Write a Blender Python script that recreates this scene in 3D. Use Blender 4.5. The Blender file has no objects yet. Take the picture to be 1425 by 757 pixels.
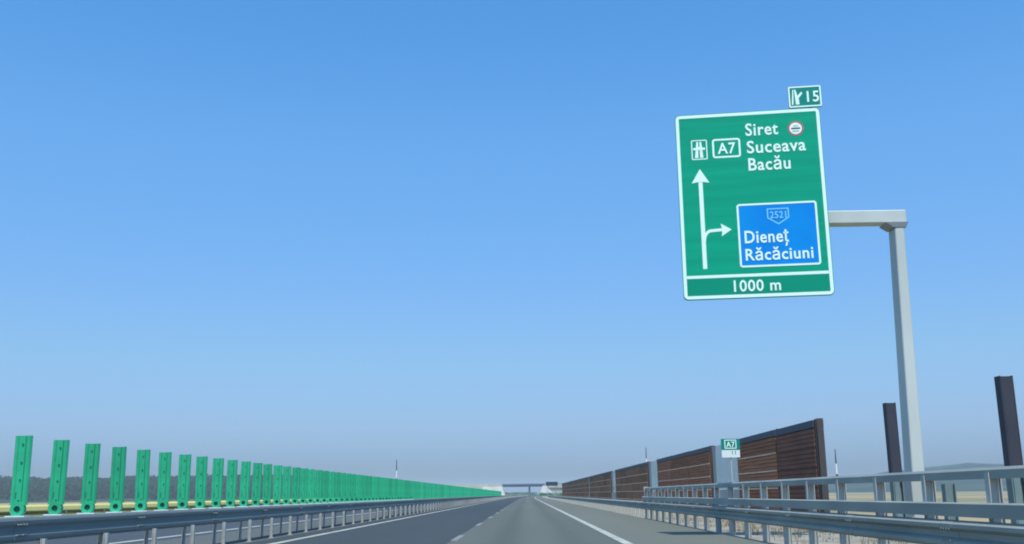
import bpy, bmesh, math, random
from math import sin, cos, tan, pi, radians, degrees, sqrt, atan2, asin
from mathutils import Vector, Matrix
random.seed(7)
SC = bpy.context.scene
COL = SC.collection

# ------------------------------------------------------------------ camera
F_PX, CX, CY = 1390.0, 712.5, 378.5
ROLL = .012
a, b = (733.0 - CX) / F_PX, -(688.0 - CY) / F_PX
d = Vector((a * cos(ROLL) + b * sin(ROLL), -a * sin(ROLL) + b * cos(ROLL), 1.0)).normalized()
YAW, PITCH = asin(d.x), atan2(-d.y, d.z)
Rr = Vector((cos(YAW), sin(YAW), 0))
Ff = Vector((-sin(YAW) * cos(PITCH), cos(YAW) * cos(PITCH), sin(PITCH)))
Uu = Vector((sin(YAW) * sin(PITCH), -cos(YAW) * sin(PITCH), cos(PITCH)))
R2 = Rr * cos(ROLL) - Uu * sin(ROLL)
U2 = Rr * sin(ROLL) + Uu * cos(ROLL)
cam = bpy.data.cameras.new('camera')
cam.sensor_width = 36.0
cam.lens = F_PX / 1425.0 * 36.0
cam.clip_start = .05
cam.clip_end = 20000
camo = bpy.data.objects.new('camera', cam)
COL.objects.link(camo)
M3 = Matrix((R2, U2, -Ff)).transposed()
camo.matrix_world = Matrix.Translation((0, 0, 1.0)) @ M3.to_4x4()
SC.camera = camo

# ------------------------------------------------------------------ world and sun
SUN_ELEV, SUN_AZ = radians(67), radians(175)      # azimuth clockwise from +Y
w = bpy.data.worlds.new('World')
SC.world = w
w.use_nodes = True
nt = w.node_tree
nt.nodes.clear()
sky = nt.nodes.new('ShaderNodeTexSky')
sky.sky_type = 'NISHITA'
sky.sun_disc = False
sky.sun_elevation = SUN_ELEV
sky.sun_rotation = SUN_AZ
sky.air_density = 1.0
sky.dust_density = 1.2
sky.ozone_density = 2.0
# the phone renders this sky a deeper blue: colour response by height above the horizon, all round
BANDS = [(0.0, (0.437, 0.572, 0.832)), (0.016, (0.437, 0.572, 0.832)), (0.035, (0.482, 0.673, 1.084)), (0.064, (0.582, 0.749, 1.098)), (0.134, (0.673, 0.929, 1.153)), (0.203, (0.683, 1.03, 1.331)), (0.336, (0.702, 1.253, 1.599)), (0.44, (0.589, 1.266, 1.692))]
gtc = nt.nodes.new('ShaderNodeTexCoord')
gsep = nt.nodes.new('ShaderNodeSeparateXYZ')
nt.links.new(gtc.outputs['Generated'], gsep.inputs[0])
ramp = nt.nodes.new('ShaderNodeValToRGB')
nt.links.new(gsep.outputs['Z'], ramp.inputs[0])
cr = ramp.color_ramp
while len(cr.elements) < len(BANDS): cr.elements.new(.5)
for e_, (p_, c_) in zip(cr.elements, BANDS):
    e_.position = p_
    e_.color = (*c_, 1)
hsv = nt.nodes.new('ShaderNodeMix')
hsv.data_type = 'RGBA'
hsv.blend_type = 'MULTIPLY'
hsv.inputs[0].default_value = 1.0
bg = nt.nodes.new('ShaderNodeBackground')
bg.inputs['Strength'].default_value = .11
wo = nt.nodes.new('ShaderNodeOutputWorld')
nt.links.new(sky.outputs[0], hsv.inputs[6])
nt.links.new(ramp.outputs[0], hsv.inputs[7])
nt.links.new(hsv.outputs[2], bg.inputs['Color'])
nt.links.new(bg.outputs[0], wo.inputs['Surface'])
sl = bpy.data.lights.new('sun', 'SUN')
sl.energy = 4.0
sl.angle = radians(.5)
sl.color = (1.0, .96, .9)
so = bpy.data.objects.new('sun', sl)
COL.objects.link(so)
sd = Vector((sin(SUN_AZ) * cos(SUN_ELEV), cos(SUN_AZ) * cos(SUN_ELEV), sin(SUN_ELEV)))
so.rotation_euler = sd.to_track_quat('Z', 'Y').to_euler()
so.location = sd * 60
SC.view_settings.view_transform = 'Standard'
SC.view_settings.look = 'None'
SC.view_settings.exposure = 0.3
SC.view_settings.gamma = 1.0
SC.cycles.volume_bounces = 1
SC.cycles.max_bounces = 8
SC.cycles.pixel_filter_type = 'BLACKMAN_HARRIS'
SC.cycles.filter_width = 1.9

# ------------------------------------------------------------------ materials
def mat(name, col, rough=.7, metal=0.0, col2=None, scale=4.0, stretch=(1, 1, 1), bump=0.0, bscale=40.0, mixlo=.35, mixhi=.65, spec=.5, detail=6):
    m = bpy.data.materials.new(name)
    m.use_nodes = True
    n = m.node_tree.nodes
    l = m.node_tree.links
    p = n['Principled BSDF']
    p.inputs['Base Color'].default_value = (*col, 1)
    p.inputs['Roughness'].default_value = rough
    p.inputs['Metallic'].default_value = metal
    p.inputs['Specular IOR Level'].default_value = spec
    tc = n.new('ShaderNodeTexCoord')
    mp = n.new('ShaderNodeMapping')
    mp.inputs['Scale'].default_value = stretch
    l.new(tc.outputs['Object'], mp.inputs['Vector'])
    if col2:
        no = n.new('ShaderNodeTexNoise')
        no.inputs['Scale'].default_value = scale
        no.inputs['Detail'].default_value = detail
        r = n.new('ShaderNodeMapRange')
        r.inputs['From Min'].default_value = mixlo
        r.inputs['From Max'].default_value = mixhi
        mx = n.new('ShaderNodeMix')
        mx.data_type = 'RGBA'
        mx.inputs[6].default_value = (*col, 1)
        mx.inputs[7].default_value = (*col2, 1)
        l.new(mp.outputs[0], no.inputs['Vector'])
        l.new(no.outputs['Fac'], r.inputs['Value'])
        l.new(r.outputs[0], mx.inputs[0])
        l.new(mx.outputs[2], p.inputs['Base Color'])
    if bump:
        nb = n.new('ShaderNodeTexNoise')
        nb.inputs['Scale'].default_value = bscale
        nb.inputs['Detail'].default_value = 4
        bp = n.new('ShaderNodeBump')
        bp.inputs['Strength'].default_value = bump
        bp.inputs['Distance'].default_value = .02
        l.new(tc.outputs['Object'], nb.inputs['Vector'])
        l.new(nb.outputs['Fac'], bp.inputs['Height'])
        l.new(bp.outputs[0], p.inputs['Normal'])
    return m

def asphalt(name, c1, c2, tracks=None):
    """asphalt: grain, long streaks and, optionally, wheel tracks at fixed X (polished by tyres)"""
    m = mat(name, c1, .85, 0, c2, .35, (1, .05, 1), .25, 90, .3, .7, .35)
    n = m.node_tree.nodes
    l = m.node_tree.links
    p = n['Principled BSDF']
    src = p.inputs['Base Color'].links[0].from_socket
    tc = n.new('ShaderNodeTexCoord')
    fine = n.new('ShaderNodeTexNoise')
    fine.inputs['Scale'].default_value = 28
    fine.inputs['Detail'].default_value = 3
    l.new(tc.outputs['Object'], fine.inputs['Vector'])
    mr = n.new('ShaderNodeMapRange')
    mr.inputs['From Min'].default_value = .25
    mr.inputs['From Max'].default_value = .75
    mr.inputs['To Min'].default_value = .66
    mr.inputs['To Max'].default_value = 1.34
    l.new(fine.outputs['Fac'], mr.inputs['Value'])
    val = mr.outputs[0]
    if tracks:
        sep = n.new('ShaderNodeSeparateXYZ')
        l.new(tc.outputs['Object'], sep.inputs[0])
        for tx, amt, wd in tracks:
            s = n.new('ShaderNodeMath'); s.operation = 'SUBTRACT'; s.inputs[1].default_value = tx
            l.new(sep.outputs['X'], s.inputs[0])
            ab = n.new('ShaderNodeMath'); ab.operation = 'ABSOLUTE'
            l.new(s.outputs[0], ab.inputs[0])
            m2 = n.new('ShaderNodeMapRange'); m2.interpolation_type = 'SMOOTHSTEP'
            m2.inputs['From Min'].default_value = 0
            m2.inputs['From Max'].default_value = wd
            m2.inputs['To Min'].default_value = 1 + amt
            m2.inputs['To Max'].default_value = 1
            l.new(ab.outputs[0], m2.inputs['Value'])
            mu = n.new('ShaderNodeMath'); mu.operation = 'MULTIPLY'
            l.new(val, mu.inputs[0]); l.new(m2.outputs[0], mu.inputs[1])
            val = mu.outputs[0]
    vm = n.new('ShaderNodeVectorMath'); vm.operation = 'SCALE'
    l.new(src, vm.inputs[0]); l.new(val, vm.inputs['Scale'])
    l.new(vm.outputs[0], p.inputs['Base Color'])
    return m

M = {}
M['lane_dark'] = asphalt('dark_asphalt', (.030, .040, .044), (.040, .050, .053))
M['lane_worn'] = asphalt('worn_asphalt', (.074, .084, .071), (.096, .106, .088), [(-.55, -.13, .45), (1.05, -.10, .45), (.25, .10, .7)])
M['shoulder'] = asphalt('shoulder_asphalt', (.104, .112, .090), (.120, .128, .100))
M['opp_asphalt'] = asphalt('far_asphalt', (.040, .052, .060), (.050, .062, .070))
M['median'] = asphalt('median_paving', (.075, .082, .075), (.10, .108, .098))
M['paint'] = mat('road_paint', (.40, .40, .34), .6, 0, (.28, .28, .245), 3, (1, .3, 1), .1, 60)
M['dash'] = mat('worn_road_paint', (.22, .23, .21), .7, 0, (.13, .14, .13), 5, (1, .5, 1))
M['galv'] = mat('galvanised_steel', (.31, .33, .29), .55, .15, (.23, .25, .225), 2.5, (1, .25, 1), .03, 30)
M['median_post'] = mat('dull_post_steel', (.44, .45, .42), .7, 0, (.28, .29, .27), 3)
M['galv_post'] = mat('galvanised_post_steel', (.46, .475, .44), .65, 0, (.36, .375, .35), 3, (1, 1, 1))
M['galv_blue'] = mat('weathered_blue_grey_steel', (.175, .215, .21), .7, 0, (.14, .175, .175), 1.2, (1, .2, 1))
M['green'] = mat('green_plastic', (.024, .42, .200), .5, 0, (.018, .34, .16), 3, (1, 1, 1))
def piecewise_fade(m, lo, hi):
    # every blade has weathered a little differently
    n = m.node_tree.nodes; l = m.node_tree.links; p = n['Principled BSDF']
    src = p.inputs['Base Color'].links[0].from_socket
    oi = n.new('ShaderNodeObjectInfo'); mr = n.new('ShaderNodeMapRange')
    mr.inputs['To Min'].default_value = lo; mr.inputs['To Max'].default_value = hi
    vm = n.new('ShaderNodeVectorMath'); vm.operation = 'SCALE'
    l.new(oi.outputs['Random'], mr.inputs['Value']); l.new(src, vm.inputs[0]); l.new(mr.outputs[0], vm.inputs['Scale'])
    l.new(vm.outputs[0], p.inputs['Base Color'])
piecewise_fade(M['green'], .86, 1.12)
M['green_dark'] = mat('hole_dark_green', (.010, .10, .065), .6)  # darkness of the blade's openings, put into the colour
M['plate'] = mat('base_plate_steel', (.75, .82, .82), .5, .2)
M['wood'] = mat('brown_timber', (.36, .185, .098), .85, 0, (.24, .135, .082), 6, (1, .12, 3), .4, 30, spec=.08)
M['wood_red'] = mat('reddish_timber', (.43, .180, .095), .85, 0, (.27, .125, .072), 6, (1, .12, 3), .4, 30, spec=.08)
M['wood_plain'] = mat('dark_brown_board', (.235, .112, .074), .85, 0, (.185, .092, .064), 3, (1, .3, 1), .2, 30, spec=.08)
M['batten'] = mat('pale_batten', (.85, .54, .36), .8, 0, (.66, .42, .28), 5, (1, .2, 1))
M['cap'] = mat('dark_blue_grey_cap', (.045, .055, .080), .6)
M['hpost'] = mat('dark_steel_post', (.038, .040, .056), .7, 0, (.028, .030, .044), 3, (1, 1, .4))
M['hpost_low'] = mat('grey_green_steel', (.17, .23, .22), .7, 0, (.12, .17, .165), 5, (1, 1, .4))
M['endpost'] = mat('grey_end_post', (.060, .050, .050), .7)
M['concrete'] = mat('pale_concrete', (.40, .40, .35), .9, 0, (.32, .32, .28), 1.5, (1, 1, 1), .2, 20)
M['signgreen'] = mat('sign_green', (.001, .285, .170), .45, 0, (.001, .350, .198), 1.0, (.35, 1, 6), 0, 40, .32, .68, .15)
M['signgreen_dark'] = mat('sign_green_deep', (.001, .27, .16), .45, spec=.15)
M['signblue'] = mat('sign_blue', (.002, .22, .66), .4, 0, (.001, .28, .70), 1.0, spec=.15)
M['tabgreen'] = mat('tab_green', (.002, .23, .18), .45, spec=.2)
M['white'] = mat('sign_white', (.74, .92, .80), .4)
M['red'] = mat('sign_red', (.55, .08, .12), .5)
M['black'] = mat('sign_black', (.02, .02, .03), .5)
M['alu'] = mat('sign_back_aluminium', (.30, .32, .33), .5, .5)
M['poleg'] = mat('pale_pole_paint', (.52, .55, .52), .6, 0, (.44, .48, .45), 1.2, (1, 1, .3))
M['gravel'] = mat('pale_gravel', (.26, .25, .205), .95, 0, (.19, .155, .11), .9, (1, .5, 1), .8, 25, .48, .62)
M['verge'] = mat('dry_grass_verge', (.20, .19, .07), .95, 0, (.30, .28, .13), .3, (1, .1, 1), .6, 8)
M['bank'] = mat('olive_grass', (.17, .17, .045), .95, 0, (.24, .23, .07), .25, (1, .1, 1), .5, 8)
M['straw'] = mat('straw_strip', (.54, .49, .13), .95, 0, (.42, .38, .11), .2, (1, .1, 1), .5, 8)
M['field'] = mat('dry_fields', (.15, .15, .080), .95, 0, (.30, .235, .13), .0040, (1, 4.5, 1), .3, 2, .42, .56, .3, 3)
M['hill'] = mat('wooded_hill', (.014, .036, .022), .95, 0, (.04, .066, .028), .006, (1, 1, 1), .3, .05, .5, .62, .3, 4)
M['leaf'] = mat('hazy_leaves', (.038, .066, .038), .95, 0, (.048, .078, .042), .05, spec=.05)
def translucent(m, f):
    n = m.node_tree.nodes; l = m.node_tree.links; p = n['Principled BSDF']
    t = n.new('ShaderNodeBsdfTranslucent'); mx = n.new('ShaderNodeMixShader'); mx.inputs[0].default_value = f
    l.new(p.inputs['Base Color'].links[0].from_socket, t.inputs['Color'])
    l.new(p.outputs[0], mx.inputs[1]); l.new(t.outputs[0], mx.inputs[2]); l.new(mx.outputs[0], n['Material Output'].inputs['Surface'])
translucent(M['leaf'], .45)
M['trunk'] = mat('tree_bark', (.09, .07, .05), .9)
M['shrub'] = mat('shrub_leaves', (.04, .12, .07), .9, 0, (.06, .15, .08), .4)
M['weed'] = mat('dry_weed', (.30, .24, .15), .9, 0, (.16, .13, .08), 2)
M['vmsg'] = mat('dark_board', (.012, .02, .05), .6)
M['darkrail'] = mat('dark_blue_parapet', (.15, .19, .24), .6)
M['white_conc'] = mat('white_concrete', (.44, .45, .40), .85, 0, (.36, .37, .33), .3)

for k_ in ('wood', 'wood_red', 'wood_plain'): piecewise_fade(M[k_], .82, 1.16)
def clear_mat():
    m = mat('milky_acrylic', (.50, .52, .46), .35)
    n = m.node_tree.nodes; l = m.node_tree.links
    p = n['Principled BSDF']
    t = n.new('ShaderNodeBsdfTransparent'); t.inputs['Color'].default_value = (.93, .97, 1, 1)
    mx = n.new('ShaderNodeMixShader'); mx.inputs[0].default_value = .42
    o = n['Material Output']
    l.new(t.outputs[0], mx.inputs[1]); l.new(p.outputs[0], mx.inputs[2]); l.new(mx.outputs[0], o.inputs['Surface'])
    return m
M['clear'] = clear_mat()
M['clear_low'] = mat('pale_panel', (.40, .41, .36), .7, 0, (.34, .35, .31), 1.5)

# ------------------------------------------------------------------ helpers
class MB:
    def __init__(s): s.v = []; s.f = []; s.m = []
    def box(s, x0, x1, y0, y1, z0, z1, mi=0):
        k = len(s.v)
        s.v += [(x0, y0, z0), (x1, y0, z0), (x1, y1, z0), (x0, y1, z0), (x0, y0, z1), (x1, y0, z1), (x1, y1, z1), (x0, y1, z1)]
        s.f += [(k, k+3, k+2, k+1), (k+4, k+5, k+6, k+7), (k, k+1, k+5, k+4), (k+1, k+2, k+6, k+5), (k+2, k+3, k+7, k+6), (k+3, k, k+4, k+7)]
        s.m += [mi] * 6
        return s
    def taper(s, c0, h0, c1, h1, z0, z1, mi=0):       # frustum: centre(x,y), half sizes at z0 and z1
        k = len(s.v)
        for (c, h, z) in ((c0, h0, z0), (c1, h1, z1)):
            s.v += [(c[0]-h[0], c[1]-h[1], z), (c[0]+h[0], c[1]-h[1], z), (c[0]+h[0], c[1]+h[1], z), (c[0]-h[0], c[1]+h[1], z)]
        s.f += [(k, k+3, k+2, k+1), (k+4, k+5, k+6, k+7), (k, k+1, k+5, k+4), (k+1, k+2, k+6, k+5), (k+2, k+3, k+7, k+6), (k+3, k, k+4, k+7)]
        s.m += [mi] * 6
        return s
    def prism_y(s, prof, ys, off=None, mi=0):          # closed (x,z) profile swept along Y
        n = len(prof); k0 = len(s.v)
        for y in ys:
            o = off(y) if off else 0
            s.v += [(x + o, y, z) for x, z in prof]
        for j in range(len(ys) - 1):
            for i in range(n):
                p, q = k0 + j*n + i, k0 + j*n + (i+1) % n
                s.f.append((p, q, q + n, p + n)); s.m.append(mi)
        s.f.append(tuple(k0 + i for i in range(n))[::-1]); s.m.append(mi)
        s.f.append(tuple(k0 + (len(ys)-1)*n + i for i in range(n))); s.m.append(mi)
        return s
    def plate(s, pts, y0, y1, mi=0):                   # (x,z) polygon with thickness from y0 (front) to y1 (back)
        n = len(pts); k = len(s.v)
        s.v += [(x, y0, z) for x, z in pts] + [(x, y1, z) for x, z in pts]
        s.f.append(tuple(range(k, k+n))); s.f.append(tuple(range(k+n, k+2*n))[::-1])
        for i in range(n):
            j = (i+1) % n
            s.f.append((k+j, k+i, k+n+i, k+n+j))
        s.m += [mi] * (n + 2)
        return s
    def ring(s, outer, inner, y0, y1, mi=0):
        n = len(outer); k = len(s.v)
        s.v += [(x, y0, z) for x, z in outer] + [(x, y0, z) for x, z in inner] + [(x, y1, z) for x, z in outer] + [(x, y1, z) for x, z in inner]
        for i in range(n):
            j = (i+1) % n
            s.f += [(k+i, k+j, k+n+j, k+n+i), (k+j, k+i, k+2*n+i, k+2*n+j), (k+n+i, k+n+j, k+3*n+j, k+3*n+i), (k+3*n+i, k+3*n+j, k+2*n+j, k+2*n+i)]
            s.m += [mi] * 4
        return s
    def cyl(s, p0, p1, r0, r1=None, n=10, mi=0):
        r1 = r0 if r1 is None else r1
        p0 = Vector(p0); p1 = Vector(p1); ax = (p1 - p0).normalized()
        u = ax.orthogonal().normalized(); v = ax.cross(u); k = len(s.v)
        for p, r in ((p0, r0), (p1, r1)):
            for i in range(n):
                t = 2*pi*i/n
                s.v.append(tuple(p + (u*cos(t) + v*sin(t))*r))
        for i in range(n):
            j = (i+1) % n
            s.f.append((k+i, k+j, k+n+j, k+n+i)); s.m.append(mi)
        s.f.append(tuple(range(k, k+n))[::-1]); s.f.append(tuple(range(k+n, k+2*n))); s.m += [mi]*2
        return s
    def mesh(s, name, mats):
        me = bpy.data.meshes.new(name)
        me.from_pydata(s.v, [], s.f)
        if not isinstance(mats, (list, tuple)): mats = [mats]
        for m in mats: me.materials.append(m)
        if len(mats) > 1: me.polygons.foreach_set('material_index', s.m)
        bm = bmesh.new(); bm.from_mesh(me); bmesh.ops.recalc_face_normals(bm, faces=bm.faces); bm.to_mesh(me); bm.free()
        me.update()
        return me
    def build(s, name, mats, parent=None, loc=(0, 0, 0)):
        return link(name, s.mesh(name, mats), parent, loc)

def link(name, me, parent=None, loc=(0, 0, 0)):
    o = bpy.data.objects.new(name, me)
    COL.objects.link(o); o.parent = parent; o.location = loc
    return o
def tag(o, label=None, cat=None, group=None, kind=None):
    if label: o['label'] = label
    if cat: o['category'] = cat
    if group: o['group'] = group
    if kind: o['kind'] = kind
    return o
def thing(name, label, cat, loc=(0, 0, 0), group=None):
    return tag(link(name, None, None, loc), label, cat, group)
def struct(name, mb, m, loc=(0, 0, 0)):
    return tag(mb.build(name, m, None, loc), kind='structure')
def bevel(o, wd, seg=1):
    b = o.modifiers.new('bevel', 'BEVEL'); b.width = wd; b.segments = seg; b.limit_method = 'ANGLE'

def off(y):                                             # the road swings very slightly right far ahead
    return max(0.0, y - 200) ** 2 / 31200.0
def ysteps(y0, y1, s=20.0, fine=None):
    n = max(1, int(math.ceil((y1 - y0) / s)))
    return [y0 + (y1 - y0) * i / n for i in range(n + 1)]
def sheet(name, x0, x1, z0, z1, m, y0=-60, y1=2400, step=40):
    """a ground strip along the road, z0 at x0 and z1 at x1"""
    mb = MB(); ys = ysteps(y0, y1, step)
    for y in ys: mb.v += [(x0 + off(y), y, z0), (x1 + off(y), y, z1)]
    for i in range(len(ys) - 1):
        k = 2 * i
        mb.f.append((k, k+1, k+3, k+2)); mb.m.append(0)
    return struct(name, mb, m)

# ------------------------------------------------------------------ ground, road, verges
LL, RL, DL = -5.60, 2.03, -1.66
g = MB(); S = 6000
N = 24
for j in range(N + 1):
    for i in range(N + 1):
        g.v.append((-S + 2*S*i/N, -S + 2*S*j/N, -1.3))
for j in range(N):
    for i in range(N):
        k = j*(N+1) + i
        g.f.append((k, k+1, k+N+2, k+N+1)); g.m.append(0)
struct('ground', g, M['field'])
road = MB()
ys = ysteps(-60, 2400, 40)
def strip(mb, x0, x1, z, mi):
    k0 = len(mb.v)
    for y in ys: mb.v += [(x0 + off(y), y, z), (x1 + off(y), y, z)]
    for i in range(len(ys) - 1):
        k = k0 + 2*i
        mb.f.append((k, k+1, k+3, k+2)); mb.m.append(mi)
strip(road, -6.35, DL - .05, 0, 0)
strip(road, DL - .05, RL - .1, 0, 1)
strip(road, RL - .1, 4.72, 0, 2)
ro = struct('road', road, [M['lane_dark'], M['lane_worn'], M['shoulder']])
opp = MB()
strip(opp, -19.0, -9.0, 0, 0)
oro = struct('opposite_road', opp, M['opp_asphalt'])
def line(x0, x1, parent, y0=-60, y1=1400):
    mb = MB(); yy = ysteps(y0, y1, 40)
    for y in yy: mb.v += [(x0 + off(y), y, .005), (x1 + off(y), y, .005)]
    for i in range(len(yy) - 1):
        k = 2*i; mb.f.append((k, k+1, k+3, k+2)); mb.m.append(0)
    return mb.build('edge_line', M['paint'], parent)
line(LL - .1, LL + .1, ro)
line(RL - .1, RL + .1, ro)
line(-9.75, -9.5, oro)
line(-17.4, -17.2, oro)
dm = MB(); dm.v = [(-.075, 0, .005), (.075, 0, .005), (.075, 3.2, .005), (-.075, 3.2, .005)]; dm.f = [(0, 1, 2, 3)]; dm.m = [0]
dme = dm.mesh('lane_dash', M['dash'])
for k in range(-3, 40):
    y = 23.2 + 10.9 * k
    link('lane_dash', dme, ro, (DL + off(y), y, 0))
    if k > 0: link('lane_dash', dme, oro, (-13.5 + off(y), y, 0))
sheet('median_paving', -9.0, -6.35, .0, .0, M['median'])
sheet('shoulder_edge', 4.72, 8.6, -.02, -.02, M['gravel'])
sheet('embankment_slope', 8.6, 12.5, -.02, -1.25, M['verge'])
sheet('opposite_verge', -20.5, -19.0, -.02, -.02, M['straw'])
sheet('opposite_bank', -23.5, -20.5, .30, -.02, M['bank'])
sheet('opposite_bank_top', -30, -23.5, .62, .30, M['bank'])
sheet('straw_strip', -37, -30, .69, .62, M['straw'])
sheet('far_slope', -150, -37, -1.2, .69, M['bank'])

# hills on the right, far ahead
hm = MB()
NA, NR = 90, 14
for i in range(NA + 1):
    th = radians(10 + 60 * i / NA)
    for j in range(NR + 1):
        r = 1100 + 2600 * j / NR
        env = min(1, max(0, (degrees(th) - 11) / 9))
        wv = .80 + .12*sin(degrees(th)*.33 + .6) + .05*sin(degrees(th)*1.1 + 1) + .02*sin(degrees(th)*3.3)
        s = max(0, min(1, (r - 1150) / 1500)); s = s*s*(3 - 2*s)
        back = 1 - max(0, (r - 2900) / 1600)
        z = -2 + (54 + 16*min(1, max(0, (degrees(th)-18)/8))) * env * wv * s * back
        hm.v.append((r*sin(th), r*cos(th), z))
for i in range(NA):
    for j in range(NR):
        k = i*(NR+1) + j
        hm.f.append((k, k+NR+1, k+NR+2, k+1)); hm.m.append(0)
ho = struct('hills', hm, M['hill'])
for p in ho.data.polygons: p.use_smooth = True

# low wooded ridge on the left, behind the fields
lm = MB()
for i in range(61):
    th = radians(9 + 56 * i / 60)
    e_ = min(1, max(0, (degrees(th) - 9) / 4))
    for j in range(9):
        r = 1050 + 1100 * j / 8
        q = max(0, min(1, (r - 1080) / 330)); q = q*q*(3 - 2*q)
        lm.v.append((-r*sin(th), r*cos(th), -2 + (18 + 1.5*sin(th*9)) * q * e_))
for i in range(60):
    for j in range(8):
        k = i*9 + j
        lm.f.append((k, k+9, k+10, k+1)); lm.m.append(0)
lo_ = struct('low_ridge', lm, M['hill'])
for p in lo_.data.polygons: p.use_smooth = True

# ------------------------------------------------------------------ steel profiles
def wbeam(xf, z0, sgn, depth=.08, h=.31, t=.008):
    """closed W-beam profile; face towards sgn*X, outermost at xf"""
    cz = [(0, 1), (.06, 1), (.30, 0), (.36, 0), (.46, .0), (.5, 1.0)]
    pr = [(0.00, .95), (.03, .6), (.13, .05), (.27, .05), (.40, .95), (.60, .95), (.73, .05), (.87, .05), (.97, .6), (1.0, .95)]
    outer = [(xf - sgn*depth*d_, z0 + h*q) for q, d_ in pr]
    inner = [(x - sgn*t, z) for x, z in outer]
    return outer + inner[::-1]
def rect(x0, x1, z0, z1): return [(x0, z0), (x1, z0), (x1, z1), (x0, z1)]
def ipost(w_, d_, z0, z1, tf=.012, tw=.01, mi=0, mb=None):   # I section, flanges facing +-X, centred at origin
    mb = mb or MB()
    mb.box(-w_/2, -w_/2 + tf, -d_/2, d_/2, z0, z1, mi)
    mb.box(w_/2 - tf, w_/2, -d_/2, d_/2, z0, z1, mi)
    mb.box(-w_/2 + tf, w_/2 - tf, -tw/2, tw/2, z0, z1, mi)
    return mb

# ------------------------------------------------------------------ median guardrail
mg = thing('median_guardrail', 'long blue-grey steel median guardrail under the green anti-glare blades', 'guardrail', (-6.75, 13, 0))
def rel(mb, o):                                           # shift a world-space mesh into its thing's frame
    L = o.location
    mb.v = [(x - L.x, y - L.y, z - L.z) for x, y, z in mb.v]
    return mb
yy = ysteps(-12, 620, 20)
rel(MB().prism_y(wbeam(-6.50, .475, 1, .022), yy, off), mg).build('front_beam', M['galv_blue'], mg)
rel(MB().prism_y(wbeam(-7.00, .475, -1, .045), yy, off), mg).build('rear_beam', M['galv_blue'], mg)
rel(MB().prism_y(rect(-6.93, -6.57, .770, .786), yy, off), mg).build('top_channel', M['galv_blue'], mg)
pm = ipost(.065, .06, 0, .50).box(-.07, .07, -.07, .07, 0, .015).mesh('post', M['median_post'])
pm2 = ipost(.06, .05, 0, .50).mesh('rear_post', M['galv_post'])
y = 3.5
npost = 0
while y < 300:
    link('post', pm, mg, (-6.455 + 6.75 + off(y), y - 13, 0))
    link('rear_post', pm2, mg, (-6.93 + 6.75 + off(y), y - 13 + .9, 0))
    y += 2.04
st = MB()
y0_ = y
while y0_ < 618:
    for bx_, h_ in ((-6.455, .032), (-6.93, .03)):
        st.box(bx_ - h_ + off(y0_), bx_ + h_ + off(y0_), y0_ - .03, y0_ + .03, 0, .5)
    y0_ += 2.04
tag(rel(st, mg).build('far_posts', M['median_post'], mg), kind='stuff')

def splice(parent, prof_args, sgn, ys_, material, ox):
    me = MB().prism_y(wbeam(*prof_args), [-.16, .16]).mesh('splice', material)
    b = MB()
    for yb in (-.11, -.04, .04, .11):
        for zb in (.09, .22):
            xb = prof_args[0] - sgn*prof_args[3]*.30
            b.cyl((xb, yb, prof_args[1] + zb), (xb + sgn*.028, yb, prof_args[1] + zb), .014, .012, 6)
    bme = b.mesh('bolts', material)
    for yb in ys_:
        q = link('splice', me, parent, (-parent.location.x + off(yb), yb - parent.location.y, 0))
        tag(link('bolts', bme, q), kind='stuff')
splice(mg, (-6.496, .473, 1, .022, .314), 1, [5.0 + 4.08*k for k in range(12)], M['galv_blue'], 0)

# opposite carriageway guardrail
og = thing('opposite_guardrail', 'low steel guardrail beyond the opposite carriageway, seen between the green blades', 'guardrail', (-19.9, 30, 0))
M['olive'] = mat('olive_steel', (.20, .20, .06), .6, 0, (.26, .25, .09), 1, (1, .2, 1))
rel(MB().prism_y(wbeam(-19.84, .40, 1, .08, .22), ysteps(10, 620, 20), off), og).build('beam', M['olive'], og)
opm = MB().box(-.05, .05, -.04, .04, -.02, .6).mesh('post', M['galv_post'])
for k in range(140):
    yk = 12 + 4*k
    link('post', opm, og, (off(yk), yk - 30, 0))

# ------------------------------------------------------------------ green anti-glare blades
def circle(cx, cz, r, n=16, a0=0.0): return [(cx + r*cos(a0 + 2*pi*i/n), cz + r*sin(a0 + 2*pi*i/n)) for i in range(n)]
def blade_mb(full=True):
    mb = MB(); w2 = .118; z0, z1 = .150, 1.055
    if full:
        # shallow folded section: raised flutes at the sides, one groove off centre
        prof = [(-w2, .000), (-w2+.018, -.022), (-w2+.05, -.022), (-w2+.062, -.006), (.028, -.006), (.036, .012), (.050, .012), (.058, -.018), (w2-.018, -.024), (w2, .0)]
        n = len(prof); k = 0
        zs = [z0, .35, .60, .85, z1]
        for z in zs:
            mb.v += [(x, y, z) for x, y in prof] + [(x, y + .012, z) for x, y in prof[::-1]]
        m_ = 2*n
        for j in range(len(zs)-1):
            for i in range(m_):
                p, q = j*m_ + i, j*m_ + (i+1) % m_
                mb.f.append((p, q, q+m_, p+m_)); mb.m.append(0)
        mb.f.append(tuple(range(m_))[::-1]); mb.f.append(tuple((len(zs)-1)*m_ + i for i in range(m_))); mb.m += [0, 0]
        mb.box(-w2, w2, -.026, .012, .142, .152)          # collar line
    else:
        mb.box(-w2, w2, -.015, .012, .10, z1)
        mb.box(-.08, .08, -.02, .014, .012, .10)
    return mb
def foot_mb():
    n = 16
    inner = circle(0, .088, .046, n)
    outer = []
    for x, z in circle(0, .088, .100, n):
        outer.append((x, max(.006, z)))
    return MB().ring(outer, inner, -.030, .030)
blade_me = blade_mb().mesh('blade', M['green'])
foot_me = foot_mb().mesh('foot', M['green'])
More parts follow.
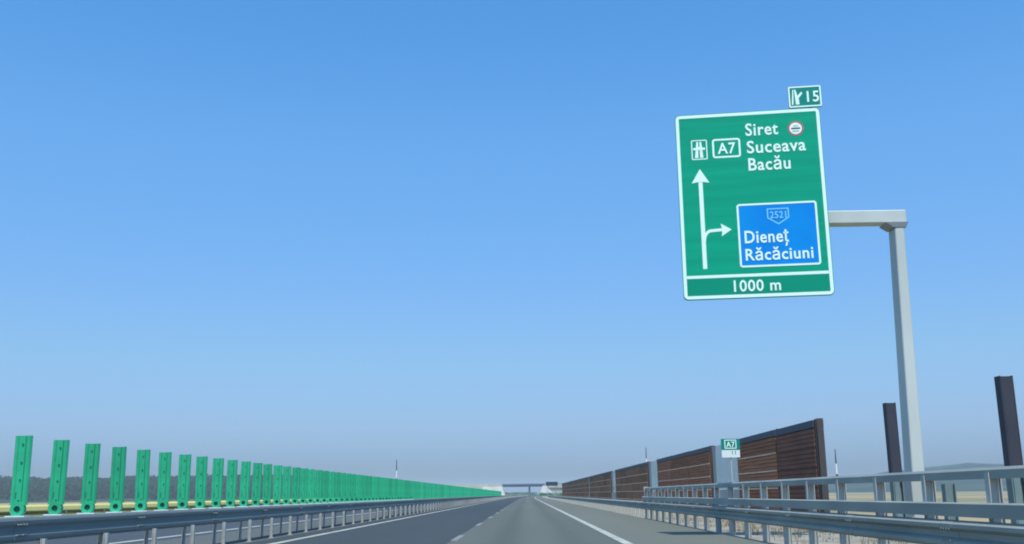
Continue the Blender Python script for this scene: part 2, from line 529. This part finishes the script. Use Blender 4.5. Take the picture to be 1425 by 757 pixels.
hole_disc_me = MB().plate(circle(0, .088, .0455, 12), -.004, .004).mesh('hole_disc', M['green_dark'])  # dark disc painted in for the shade inside the foot's open hole
plate_me = MB().box(-.135, .135, -.075, .075, -.008, .006).mesh('base_plate', M['plate'])
hole_dot_me = MB().cyl((0, -.016, 0), (0, -.004, 0), .0135, .011, 8).mesh('bolt', M['green_dark'])  # raised dark dots standing in for the shade of small open holes
slot_me = MB().box(-.006, .006, -.0085, -.004, -.045, .045).mesh('slot', M['green_dark'])
far_me = blade_mb(False).mesh('anti_glare_blade', M['green'])
ORD = ['first', 'second', 'third', 'fourth', 'fifth', 'sixth', 'seventh', 'eighth', 'ninth', 'tenth', 'eleventh', 'twelfth', 'thirteenth', 'fourteenth', 'fifteenth', 'sixteenth', 'seventeenth', 'eighteenth']
GRP = 'green anti-glare blades along the median guardrail'
NB = 232
for i in range(NB):
    y = 13.52 + 1.082 * i
    tl = radians(random.uniform(-1.0, 1.0)); rz = radians(random.uniform(-4, 4))
    loc = (-6.75 + off(y), y, .796)
    if i < len(ORD): lab = 'green upright anti-glare blade on the median guardrail, %s from the left edge' % ORD[i]
    else: lab = 'green anti-glare blade in the farther stretch where the blades close into one green wall'
    if i < 44:
        t = thing('anti_glare_blade', lab, 'anti-glare blade', loc, GRP)
        link('blade', blade_me, t); link('foot', foot_me, t); link('hole_disc', hole_disc_me, t); link('base_plate', plate_me, t)
        if i < 26:
            for zb in (.20, .47, .70, .94):
                link('bolt', hole_dot_me, t, (0, 0, zb))
            for xs in (-.045,):
                link('slot', slot_me, t, (xs, 0, .27))
    else:
        t = tag(link('anti_glare_blade', far_me, None, loc), lab, 'anti-glare blade', GRP)
    t.rotation_euler = (0, tl, rz)

# ------------------------------------------------------------------ right guardrail with raised parapet rails
rg = thing('bridge_guardrail', 'three-rail galvanised steel guardrail along the right shoulder', 'guardrail', (4.95, 11, 0))
PX = 4.95
rel(MB().prism_y(wbeam(4.76, .345, -1, .085, .315), ysteps(-12, 232, 12), off), rg).build('w_beam', M['galv'], rg)
rel(MB().prism_y([(4.80, .70), (4.80, .84), (4.825, .855), (4.90, .855), (4.90, .70)], ysteps(-12, 42.5, 12)), rg).build('middle_rail', M['galv'], rg)
rel(MB().prism_y([(4.90, 1.105), (4.90, 1.195), (4.925, 1.225), (4.985, 1.225), (5.00, 1.205), (5.00, 1.105)], ysteps(-12, 42.5, 12)), rg).build('top_rail', M['galv'], rg)
tall = ipost(.135, .10, -.02, 1.17).box(-.108, -.0676, -.035, .035, .42, .62).mesh('post', M['galv_post'])
low = ipost(.10, .10, -.02, .66).box(-.110, -.0501, -.035, .035, .42, .62).mesh('post', M['galv_post'])
y = 10.90 - 1.757 * 11
while y < 231:
    link('post', tall if y < 42.6 else low, rg, (0 + off(y), y - 11, 0))
    y += 1.757
splice(rg, (4.756, .343, -1, .085, .319), -1, [8.3 + 3.514*k for k in range(15)], M['galv'], 0)
# end plates where the raised rails stop
e1 = MB().box(4.86, 5.04, 42.5, 42.54, 1.08, 1.25); rel(e1, rg).build('end_cap', M['galv_post'], rg)
e2 = MB().box(4.79, 4.91, 42.5, 42.54, .68, .87); rel(e2, rg).build('end_cap', M['galv_post'], rg)

# ------------------------------------------------------------------ noise barrier
nb = thing('noise_barrier', 'long brown timber-slatted noise barrier with pale clear bays behind the right guardrail', 'noise barrier', (8.0, 27.6, 0))
def ztop(y): return 2.90 + .0020 * (y - 27.6)
bays = [('plain', 27.65, 31.95), ('red', 31.95, 38.05), ('clear', 38.05, 43.65), ('red', 43.65, 49.6), ('red', 49.6, 55.5), ('red', 55.5, 61.4), ('clear', 61.4, 66.4)]
def fill(kind, y0, y1, n):
    for i in range(n): bays.append((kind, y0 + (y1-y0)*i/n, y0 + (y1-y0)*(i+1)/n))
fill('wood', 66.4, 90.5, 5); fill('clear', 90.5, 95.8, 1); fill('wood', 95.8, 128.2, 7); fill('clear', 128.2, 131.2, 1); fill('wood', 131.2, 228, 20)
cache = {}
def panel_me(kind, ln, h):
    key = (kind, round(ln, 2), round(h, 3))
    if key in cache: return cache[key]
    mb = MB()
    # x: front (road side) is negative; slats proud, grooves between
    mb.box(-.10, .10, 0, ln, 0, h)
    ns = 4
    for s in range(ns):
        z0 = .035 + (h - .05) * s / ns; z1 = .035 + (h - .05) * (s + 1) / ns - .018
        mb.box(-.135 + .004*(s % 2), -.10, .03, ln - .03, z0, z1)
        mb.box(.10, .13, .03, ln - .03, z0, z1)
    m_ = {'plain': M['wood_plain'], 'red': M['wood_red'], 'wood': M['wood']}[kind]
    cache[key] = (mb.mesh('wall_panel', m_), MB().box(-.162, -.1355, .02, ln - .02, -.012, .034).mesh('batten', M['batten']))
    return cache[key]
for kind, y0, y1 in bays:
    ln = y1 - y0 - .12; zt = ztop(y0); o = off(y0)
    lx = o
    if kind == 'clear':
        lo = MB().box(-.07, .07, 0, ln, 0, 1.10).build('lower_panel', M['clear_low'], nb, (lx, y0 + .06 - 27.6, 0))
        MB().box(-.02, .02, 0, ln, 0, zt - 1.14).build('clear_panel', M['clear'], nb, (lx, y0 + .06 - 27.6, 1.12))
    else:
        ne = 5; eh = (zt - .20) / ne
        me, bt = panel_me(kind, ln, round(eh - .004, 2))
        for e in range(ne):
            p = link('wall_panel', me, nb, (lx, y0 + .06 - 27.6, e * eh))
            p.scale = (1, 1, eh / round(eh - .004, 2) * .995)
            if kind != 'plain':
                q = link('batten', bt, p)
        MB().box(-.15, .15, 0, ln, 0, .195).build('cap_board', M['cap'], nb, (lx, y0 + .06 - 27.6, zt - .198))
hp = ipost(.205, .115, 0, 1.0, .02, .02).mesh('post', M['endpost'])
for y0 in sorted({round(q[1], 3) for q in bays} | {228.0}):
    p = link('post', hp, nb, (off(y0), y0 - 27.6, 0)); p.scale = (1, 1, ztop(y0) + .02)
nx = MB().box(-.085, .085, -.03, 0, 0, 1).mesh('end_plate', M['endpost'])
p = link('end_plate', nx, nb, (0, -.06, 0)); p.scale = (1, 1, ztop(27.6) + .03)

# two free-standing steel posts of the unfinished barrier
def steel_post(x, y, zt, label):
    t = thing('steel_post', label, 'steel post', (x, y, 0), 'bare steel posts waiting for noise barrier panels')
    ipost(.22, .20, 1.22, zt, .018, .014).build('upper_section', M['hpost'], t)
    bx = MB().box(-.088, .088, -.10, -.088, 1.26, zt - .02); bx.build('web_cover', M['hpost'], t)
    ipost(.22, .20, -.02, 1.22, .018, .014).box(-.08, .03, -.095, -.01, -.02, 1.20).build('lower_section', M['hpost_low'], t)
    MB().box(-.24, .24, -.24, .24, -.04, .06).build('footing', M['concrete'], t)
steel_post(8.0, 22.2, 2.87, 'dark bare steel post left of the sign pole behind the guardrail')
steel_post(8.02, 16.85, 2.84, 'dark bare steel post nearest the right edge of the photo')
tbl = thing('steel_post', 'short grey steel post stub standing between the sign pole and the right edge', 'steel post', (8.0, 19.5, 0), 'bare steel posts waiting for noise barrier panels')
ipost(.20, .18, -.02, 1.10, .018, .014).build('stub', M['hpost_low'], tbl)
MB().box(-.22, .22, -.22, .22, -.04, .06).build('footing', M['concrete'], tbl)

# ------------------------------------------------------------------ big direction sign
sg = thing('direction_sign', 'large green and blue motorway direction sign hung from a pale cantilever pole', 'road sign', (8.75, 23.0, 0))
pol = MB().taper((-.06, 0), (.145, .25), (.09, 0), (.108, .22), .35, 7.02).build('pole', M['poleg'], sg); bevel(pol, .02)
MB().box(-.32, .32, -.34, .34, .30, .36).build('base_flange', M['galv_post'], sg)
MB().taper((0, 0), (.42, .44), (0, 0), (.36, .38), -.05, .30).build('concrete_base', M['concrete'], sg)
sv = MB().box(-.235, .115, -.275, .275, .36, 1.30).build('base_sleeve', M['white_conc'], sg); bevel(sv, .01)
arm = MB().box(-4.6, .30, -.17, .17, 7.145, 7.46).build('arm', M['poleg'], sg); bevel(arm, .02)
MB().taper((.10, 0), (.15, .23), (.04, 0), (.26, .25), 7.02, 7.14).build('head_plate', M['alu'], sg)
fb = MB()
for bx_ in (-.27, .27):
    for by_ in (-.29, .29): fb.cyl((bx_, by_, .36), (bx_, by_, .42), .02, .02, 6)
fb.build('anchor_bolts', M['galv_post'], sg)

def rrect(u0, z0, u1, z1, r, n=5):
    pts = []
    for cx_, cz_, a0 in ((u1 - r, z0 + r, -pi/2), (u1 - r, z1 - r, 0), (u0 + r, z1 - r, pi/2), (u0 + r, z0 + r, pi)):
        for i in range(n + 1):
            t = a0 + (pi/2) * i / n
            pts.append((cx_ + r*cos(t), cz_ + r*sin(t)))
    return pts
def frame(u0, z0, u1, z1, r, t, y0, y1, mb=None):
    return (mb or MB()).ring(rrect(u0, z0, u1, z1, r), rrect(u0+t, z0+t, u1-t, z1-t, max(.004, r-t)), y0, y1)
_cap = {}
def text_mesh(s, bold=.017):
    cu = bpy.data.curves.new('txt', 'FONT')
    cu.body = s; cu.size = 1.0; cu.offset = bold; cu.resolution_u = 3; cu.space_character = 1.08
    o = bpy.data.objects.new('txt', cu); COL.objects.link(o)
    bpy.context.view_layer.update()
    dg = bpy.context.evaluated_depsgraph_get()
    me = bpy.data.meshes.new_from_object(o.evaluated_get(dg))
    bpy.data.objects.remove(o); bpy.data.curves.remove(cu)
    return me
def text(s, u0, u1, zb, cap, y, m, parent, name='lettering', bold=.017):
    me = text_mesh(s, bold); ref = text_mesh('H', bold)
    hz = [v.co.y for v in ref.vertices]; hh = max(hz) - min(hz); bpy.data.meshes.remove(ref)
    xs = [v.co.x for v in me.vertices]; x0, x1 = min(xs), max(xs)
    sx = (u1 - u0) / (x1 - x0); sz = cap / hh
    for v in me.vertices:
        x, yy_, _ = v.co
        v.co = (u0 + (x - x0) * sx, y, zb + yy_ * sz)
    me.materials.clear(); me.materials.append(m); me.name = name
    me.polygons.foreach_set('use_smooth', [False] * len(me.polygons))
    # give it a little body
    bm = bmesh.new(); bm.from_mesh(me)
    r = bmesh.ops.extrude_face_region(bm, geom=list(bm.faces))
    vs = [e for e in r['geom'] if isinstance(e, bmesh.types.BMVert)]
    bmesh.ops.translate(bm, verts=vs, vec=(0, -.004, 0))
    bmesh.ops.recalc_face_normals(bm, faces=bm.faces)
    bm.to_mesh(me); bm.free()
    return link(name, me, parent)

YF = -.03                                               # front face of the board in its own frame
bd = MB().plate(rrect(-1.715, 5.355, 1.685, 9.90, .10), YF, .03).build('board', M['signgreen'], sg, (5.42 - 8.75, 22.66 - 23.0, 0))
bd.rotation_euler = (0, 0, radians(-7))
P = YF - .004
frame(-1.70, 5.37, 1.67, 9.885, .10, .075, P, YF).build('border', M['white'], bd)
lowp = MB().box(-1.62, 1.59, YF - .002, YF, 5.45, 5.85).build('distance_strip', M['signgreen_dark'], bd)
MB().box(-1.62, 1.59, P, YF, 5.855, 5.925).build('divider', M['white'], bd)
text('Siret', -.07, .69, 9.29, .31, P, M['white'], bd)
text('Suceava', -.06, 1.30, 8.85, .31, P, M['white'], bd)
text('Bac\u0103u', -.05, .92, 8.42, .31, P, M['white'], bd)
text('1000 m', -.56, .50, 5.515, .27, P - .002, M['white'], bd)
# motorway symbol
frame(-1.36, 8.755, -.985, 9.25, .03, .025, P, YF).build('symbol_frame', M['white'], bd)
ms = MB()
ms.plate([(-1.285, 8.80), (-1.205, 8.80), (-1.190, 9.20), (-1.235, 9.20)], P, YF)
ms.plate([(-1.165, 8.80), (-1.085, 8.80), (-1.120, 9.20), (-1.165, 9.20)], P, YF)
ms.plate([(-1.315, 8.995), (-1.045, 8.995), (-1.03, 9.045), (-1.17, 9.075), (-1.33, 9.045)], P - .003, P - .0005)
ms.build('motorway_symbol', M['white'], bd)
frame(-.867, 8.77, -.205, 9.25, .07, .045, P, YF).build('number_frame', M['white'], bd)
text('A7', -.745, -.325, 8.875, .275, P, M['white'], bd)
# customs roundel
cu_ = (1.10, 9.405)
MB().ring(circle(*cu_, .180, 28), circle(*cu_, .145, 28), P, YF).build('roundel_ring', M['red'], bd)
MB().plate(circle(*cu_, .1445, 28), P, YF).build('roundel', M['white'], bd)
MB().box(cu_[0] - .105, cu_[0] + .105, P - .003, P, cu_[1] - .016, cu_[1] + .016).build('roundel_bar', M['black'], bd)
text('VAMA', cu_[0] - .06, cu_[0] + .06, cu_[1] + .045, .03, P - .0015, M['red'], bd, bold=0)
text('DOUANE', cu_[0] - .07, cu_[0] + .07, cu_[1] - .08, .03, P - .0015, M['signgreen_dark'], bd, bold=0)
# arrows
ar = MB()
ar.plate([(-1.235, 6.08), (-1.140, 6.08), (-1.140, 8.20), (-1.235, 8.20)], P, YF)
ar.plate([(-1.395, 8.17), (-1.1875, 8.205), (-.980, 8.17), (-1.1875, 8.52)], P - .003, P - .0005)
ar.build('straight_arrow', M['white'], bd)
tr = MB(); path = []
for i in range(9):
    t = (pi/2) * i / 8
    path.append((-1.17 + .17*(1-cos(t)), 6.74 + .25*sin(t), t))
path.append((-.74, 7.005, pi/2))
outer, inner = [], []
for u, z, t in path:
    nx_, nz_ = -cos(t), sin(t)
    outer.append((u + nx_*.036, z + nz_*.036)); inner.append((u - nx_*.036, z - nz_*.036))
k = 0
for i in range(len(path)-1):
    tr.plate([outer[i], outer[i+1], inner[i+1], inner[i]], P - .0018, YF)
tr.plate([(-.765, 6.845), (-.53, 7.0), (-.775, 7.155), (-.745, 7.0)], P - .003, YF)
tr.build('turning_arrow', M['white'], bd)
# blue destination panel
bp_ = MB().plate(rrect(-.39, 6.075, 1.44, 7.605, .07), YF - .003, YF).build('blue_panel', M['signblue'], bd)
frame(-.39, 6.075, 1.44, 7.605, .07, .045, YF - .008, YF - .0032).build('panel_border', M['white'], bd)
PB = YF - .0075
text('Diene\u021b', -.245, .755, 6.655, .30, PB, M['white'], bd)
text('R\u0103c\u0103ciuni', -.25, 1.28, 6.24, .28, PB, M['white'], bd)
M['paleblue'] = mat('sign_pale_blue', (.20, .62, .90), .45)
sh_o = [(.30, 7.465), (.30, 7.23), (.55, 7.07), (.80, 7.23), (.80, 7.465)]
sh_i = [(.325, 7.44), (.325, 7.245), (.55, 7.10), (.775, 7.245), (.775, 7.44)]
MB().ring(sh_o, sh_i, PB, YF - .0032).build('road_shield', M['paleblue'], bd)
text('2521', .365, .735, 7.225, .165, PB, M['paleblue'], bd, bold=.012)
# exit tab
tb = MB().plate(rrect(.985, 9.925, 1.755, 10.465, .03), YF, .02).build('exit_tab', M['tabgreen'], sg, bd.location)
tb.rotation_euler = bd.rotation_euler
frame(.99, 9.93, 1.75, 10.46, .03, .035, P, YF).build('tab_border', M['white'], tb)
text('15', 1.415, 1.695, 10.055, .275, P, M['white'], tb)
ex = MB()
ex.plate([(1.055, 10.0), (1.095, 10.0), (1.115, 10.38), (1.09, 10.38)], P, YF)
ex.plate([(1.15, 10.0), (1.235, 10.0), (1.225, 10.16), (1.32, 10.28), (1.29, 10.32), (1.20, 10.22), (1.16, 10.38), (1.13, 10.38)], P, YF)
ex.build('exit_symbol', M['white'], tb)
# back structure
for zz in (5.75, 6.6, 8.2, 9.4):
    MB().box(-1.6, 1.6, .031, .09, zz, zz + .08).build('stiffener', M['alu'], bd)
for uu in (-1.0, .0, 1.0):
    MB().box(uu - .05, uu + .05, .091, .14, 5.6, 9.7).build('back_bar', M['alu'], bd)
MB().box(1.45, 1.53, .031, .07, 9.5, 10.4).build('tab_bracket', M['alu'], tb)

# ------------------------------------------------------------------ kilometre sign on the guardrail
km = thing('kilometre_sign', 'small green and white A7 kilometre sign on a thin post at the right guardrail', 'road sign', (5.35, 26.6, 0))
MB().cyl((0, .03, -.02), (0, .03, 2.34), .022, .022, 10).build('post', M['galv_post'], km)
gp = MB().box(-.245, .245, -.012, 0, 2.075, 2.36).build('green_plate', M['tabgreen'], km)
frame(-.155, 2.105, .155, 2.335, .02, .022, -.016, -.012).build('number_frame', M['white'], gp)
text('A7', -.11, .11, 2.145, .145, -.016, M['white'], gp)
M['platewhite'] = mat('white_plate', (.72, .76, .72), .5)
wp = MB().box(-.235, .235, -.012, 0, 1.88, 2.068).build('white_plate', M['platewhite'], km)
mk = MB().box(.03, .05, -.015, -.012, 1.96, 2.05).box(.11, .13, -.015, -.012, 1.96, 2.05).build('marks', M['tabgreen'], wp)
MB().box(-.04, .04, 0, .052, 1.95, 2.0).box(-.04, .04, 0, .052, 2.2, 2.25).build('clamps', M['galv_post'], km)

# ------------------------------------------------------------------ striped poles
def striped(x, y, zt, label):
    t = thing('striped_pole', label, 'pole', (x, y, -.1), 'black and white striped poles beside the motorway')
    MB().cyl((0, 0, 0), (0, 0, 1.7), .045, .045, 10).build('lower_pole', M['alu'], t)
    zs = [1.7, zt - 1.75, zt - 1.05, zt + .1]
    zs = [1.7, zt - 1.35, zt - .75, zt + .1]
    for i, m_ in enumerate((M['cap'], M['platewhite'], M['cap'])):
        MB().cyl((0, 0, zs[i] + .001), (0, 0, zs[i+1]), .065 - .012*i, .06 - .018*i, 10).build('band', m_, t)
striped(-10.22 - .0, 80, 3.8, 'black and white striped pole rising behind the green blades')
striped(9.44, 80, 4.5, 'black and white striped pole rising above the long brown noise barrier')
striped(18.2, 60, 3.4, 'black and white striped pole in the field right of the brown noise barrier end')

# ------------------------------------------------------------------ distant overpass and board
ob = thing('overpass', 'pale concrete road bridge crossing the motorway far ahead', 'bridge', (0, 700, 0))
MB().box(-60, 60, -5, 5, 6.75, 7.45).build('deck', M['darkrail'], ob)
MB().box(-60, 60, -5.3, -5.02, 7.45, 8.2).build('parapet', M['darkrail'], ob)
MB().box(-60, 60, 5.02, 5.3, 7.45, 8.2).build('parapet', M['darkrail'], ob)
MB().box(-16, 12, -4.5, 4.5, 6.1, 6.74).build('girder', M['concrete'], ob)
MB().box(-60, -16.5, -5.6, -5.32, 4.5, 8.35).build('wing_wall', M['white_conc'], ob)
MB().box(12.2, 60, -5.6, -5.32, 5.2, 7.6).build('wing_wall', M['concrete'], ob)
for px_ in (1.9,):
    for py_ in (-3, 0, 3):
        MB().cyl((px_, py_, -.1), (px_, py_, 6.1), .6, .6, 10).build('pier', M['darkrail'], ob)
MB().taper((-23, 0), (9, 9), (-23, 0), (6.5, 5.5), -1.2, 6.7).build('abutment', M['white_conc'], ob)
MB().taper((14, 0), (6.5, 9), (12, 0), (1.2, 5.5), -1.2, 6.7).build('abutment', M['white_conc'], ob)
MB().box(12.6, 60, -4.8, 4.8, -1.2, 6.74).build('retaining_wall', M['concrete'], ob)
MB().box(-60, -29, -4.8, 4.8, -1.2, 6.74).build('retaining_wall', M['concrete'], ob)
vb = thing('gantry_board', 'small dark rectangular board on posts far ahead beside the road', 'sign', (9.9, 400, -.05))
MB().box(-2.3, 2.3, -.2, .2, 4.25, 5.75).build('board', M['vmsg'], vb)
for sx_ in (-1.6, 1.6):
    MB().box(sx_ - .12, sx_ + .12, .21, .42, 0, 5.6).build('post', M['alu'], vb)

# ------------------------------------------------------------------ foliage
def leaf_mass(mb, cx_, cy_, cz_, rx, ry, rz, n, s):
    for _ in range(n):
        while True:
            x, y, z = (random.uniform(-1, 1) for _ in range(3))
            q = x*x + y*y + z*z
            if .25 < q < 1: break
        p = Vector((cx_ + x*rx, cy_ + y*ry, cz_ + z*rz))
        u = Vector((random.gauss(0, 1), random.gauss(0, 1), random.gauss(0, 1))).normalized()
        v = u.orthogonal().normalized()
        a_ = random.uniform(.6, 1.3) * s
        k = len(mb.v)
        mb.v += [tuple(p + u*a_), tuple(p + v*a_*.8), tuple(p - u*a_), tuple(p - v*a_*.8)]
        mb.f.append((k, k+1, k+2, k+3)); mb.m.append(0)
def quick(mb, name, mats, kind):
    me = bpy.data.meshes.new(name); me.from_pydata(mb.v, [], mb.f)
    for m_ in mats: me.materials.append(m_)
    me.polygons.foreach_set('material_index', mb.m)
    return tag(link(name, me), kind=kind)
fr = MB()
for i in range(1000):
    th = radians(random.uniform(13, 54)); fq = 1 if i < 380 else random.random(); r = 1090 + 300*fq + random.uniform(0, 60)
    hgt = random.uniform(13, 17) * (1.1 if 26 < degrees(th) < 29 else 1)
    x, y = -r*sin(th), r*cos(th)
    zb_ = (15.0 + 1.5*sin(th*9)) * fq*fq*(3 - 2*fq) - 1
    leaf_mass(fr, x, y, zb_ + hgt*.5, random.uniform(12, 22), 10, hgt*.52, 240, 1.35)
    fr.cyl((x, y, zb_ - 3), (x, y, zb_ + hgt*.6), .4, .2, 5, 1)
tag(quick(fr, 'tree_belt', [M['leaf'], M['trunk']], 'stuff'), 'hazy dark belt of far-off trees beyond the fields on the left', 'trees')
sb = MB()
for i in range(70):
    leaf_mass(sb, random.uniform(8, 42), random.uniform(540, 600), .2, random.uniform(1.5, 3), 2, random.uniform(1.2, 1.9), 50, .4)
for i in range(50):
    leaf_mass(sb, -24 - random.uniform(0, 25), random.uniform(420, 600), .4, random.uniform(1.5, 3), 2, random.uniform(1.2, 2.4), 50, .4)
for i in range(160):
    leaf_mass(sb, -120 + random.uniform(0, 130), random.uniform(1100, 1250), .5, random.uniform(3, 6), 4, random.uniform(2.4, 3.2), 60, .8)
tag(quick(sb, 'roadside_shrubs', [M['shrub']], 'stuff'), 'low green shrubs beside the road before the far bridge', 'shrubs')
wd_ = MB()
for i in range(420):
    x = random.choice([random.uniform(5.4, 7.6), random.uniform(5.2, 12)]); y = random.uniform(5, 42)
    z = -.02 if x < 8.6 else -.02 - (x - 8.6) * .315
    for j in range(random.randint(4, 9)):
        a_ = random.uniform(0, 2*pi); l_ = random.uniform(.05, .2); t_ = random.uniform(.1, .8)
        p = Vector((x + random.uniform(-.1, .1), y + random.uniform(-.1, .1), z))
        q = p + Vector((cos(a_)*l_*t_, sin(a_)*l_*t_, l_)); s_ = Vector((-sin(a_), cos(a_), 0)) * .008
        k = len(wd_.v); wd_.v += [tuple(p - s_), tuple(p + s_), tuple(q)]
        wd_.f.append((k, k+1, k+2)); wd_.m.append(0)
tag(quick(wd_, 'dry_weeds', [M['weed']], 'stuff'), 'tufts of dry weeds on the pale gravel behind the right guardrail', 'weeds')

# ------------------------------------------------------------------ haze
hz = MB().box(-6100, 6100, -6100, 6100, -3, 66)
hv = bpy.data.materials.new('haze_air'); hv.use_nodes = True
n = hv.node_tree.nodes; n.remove(n['Principled BSDF'])
vol = n.new('ShaderNodeVolumePrincipled')
vol.inputs['Color'].default_value = (.62, .74, .88, 1)
vol.inputs['Density'].default_value = .00019
vol.inputs['Anisotropy'].default_value = 0.0
hv.node_tree.links.new(vol.outputs[0], n['Material Output'].inputs['Volume'])
tag(hz.build('haze', hv), kind='stuff')
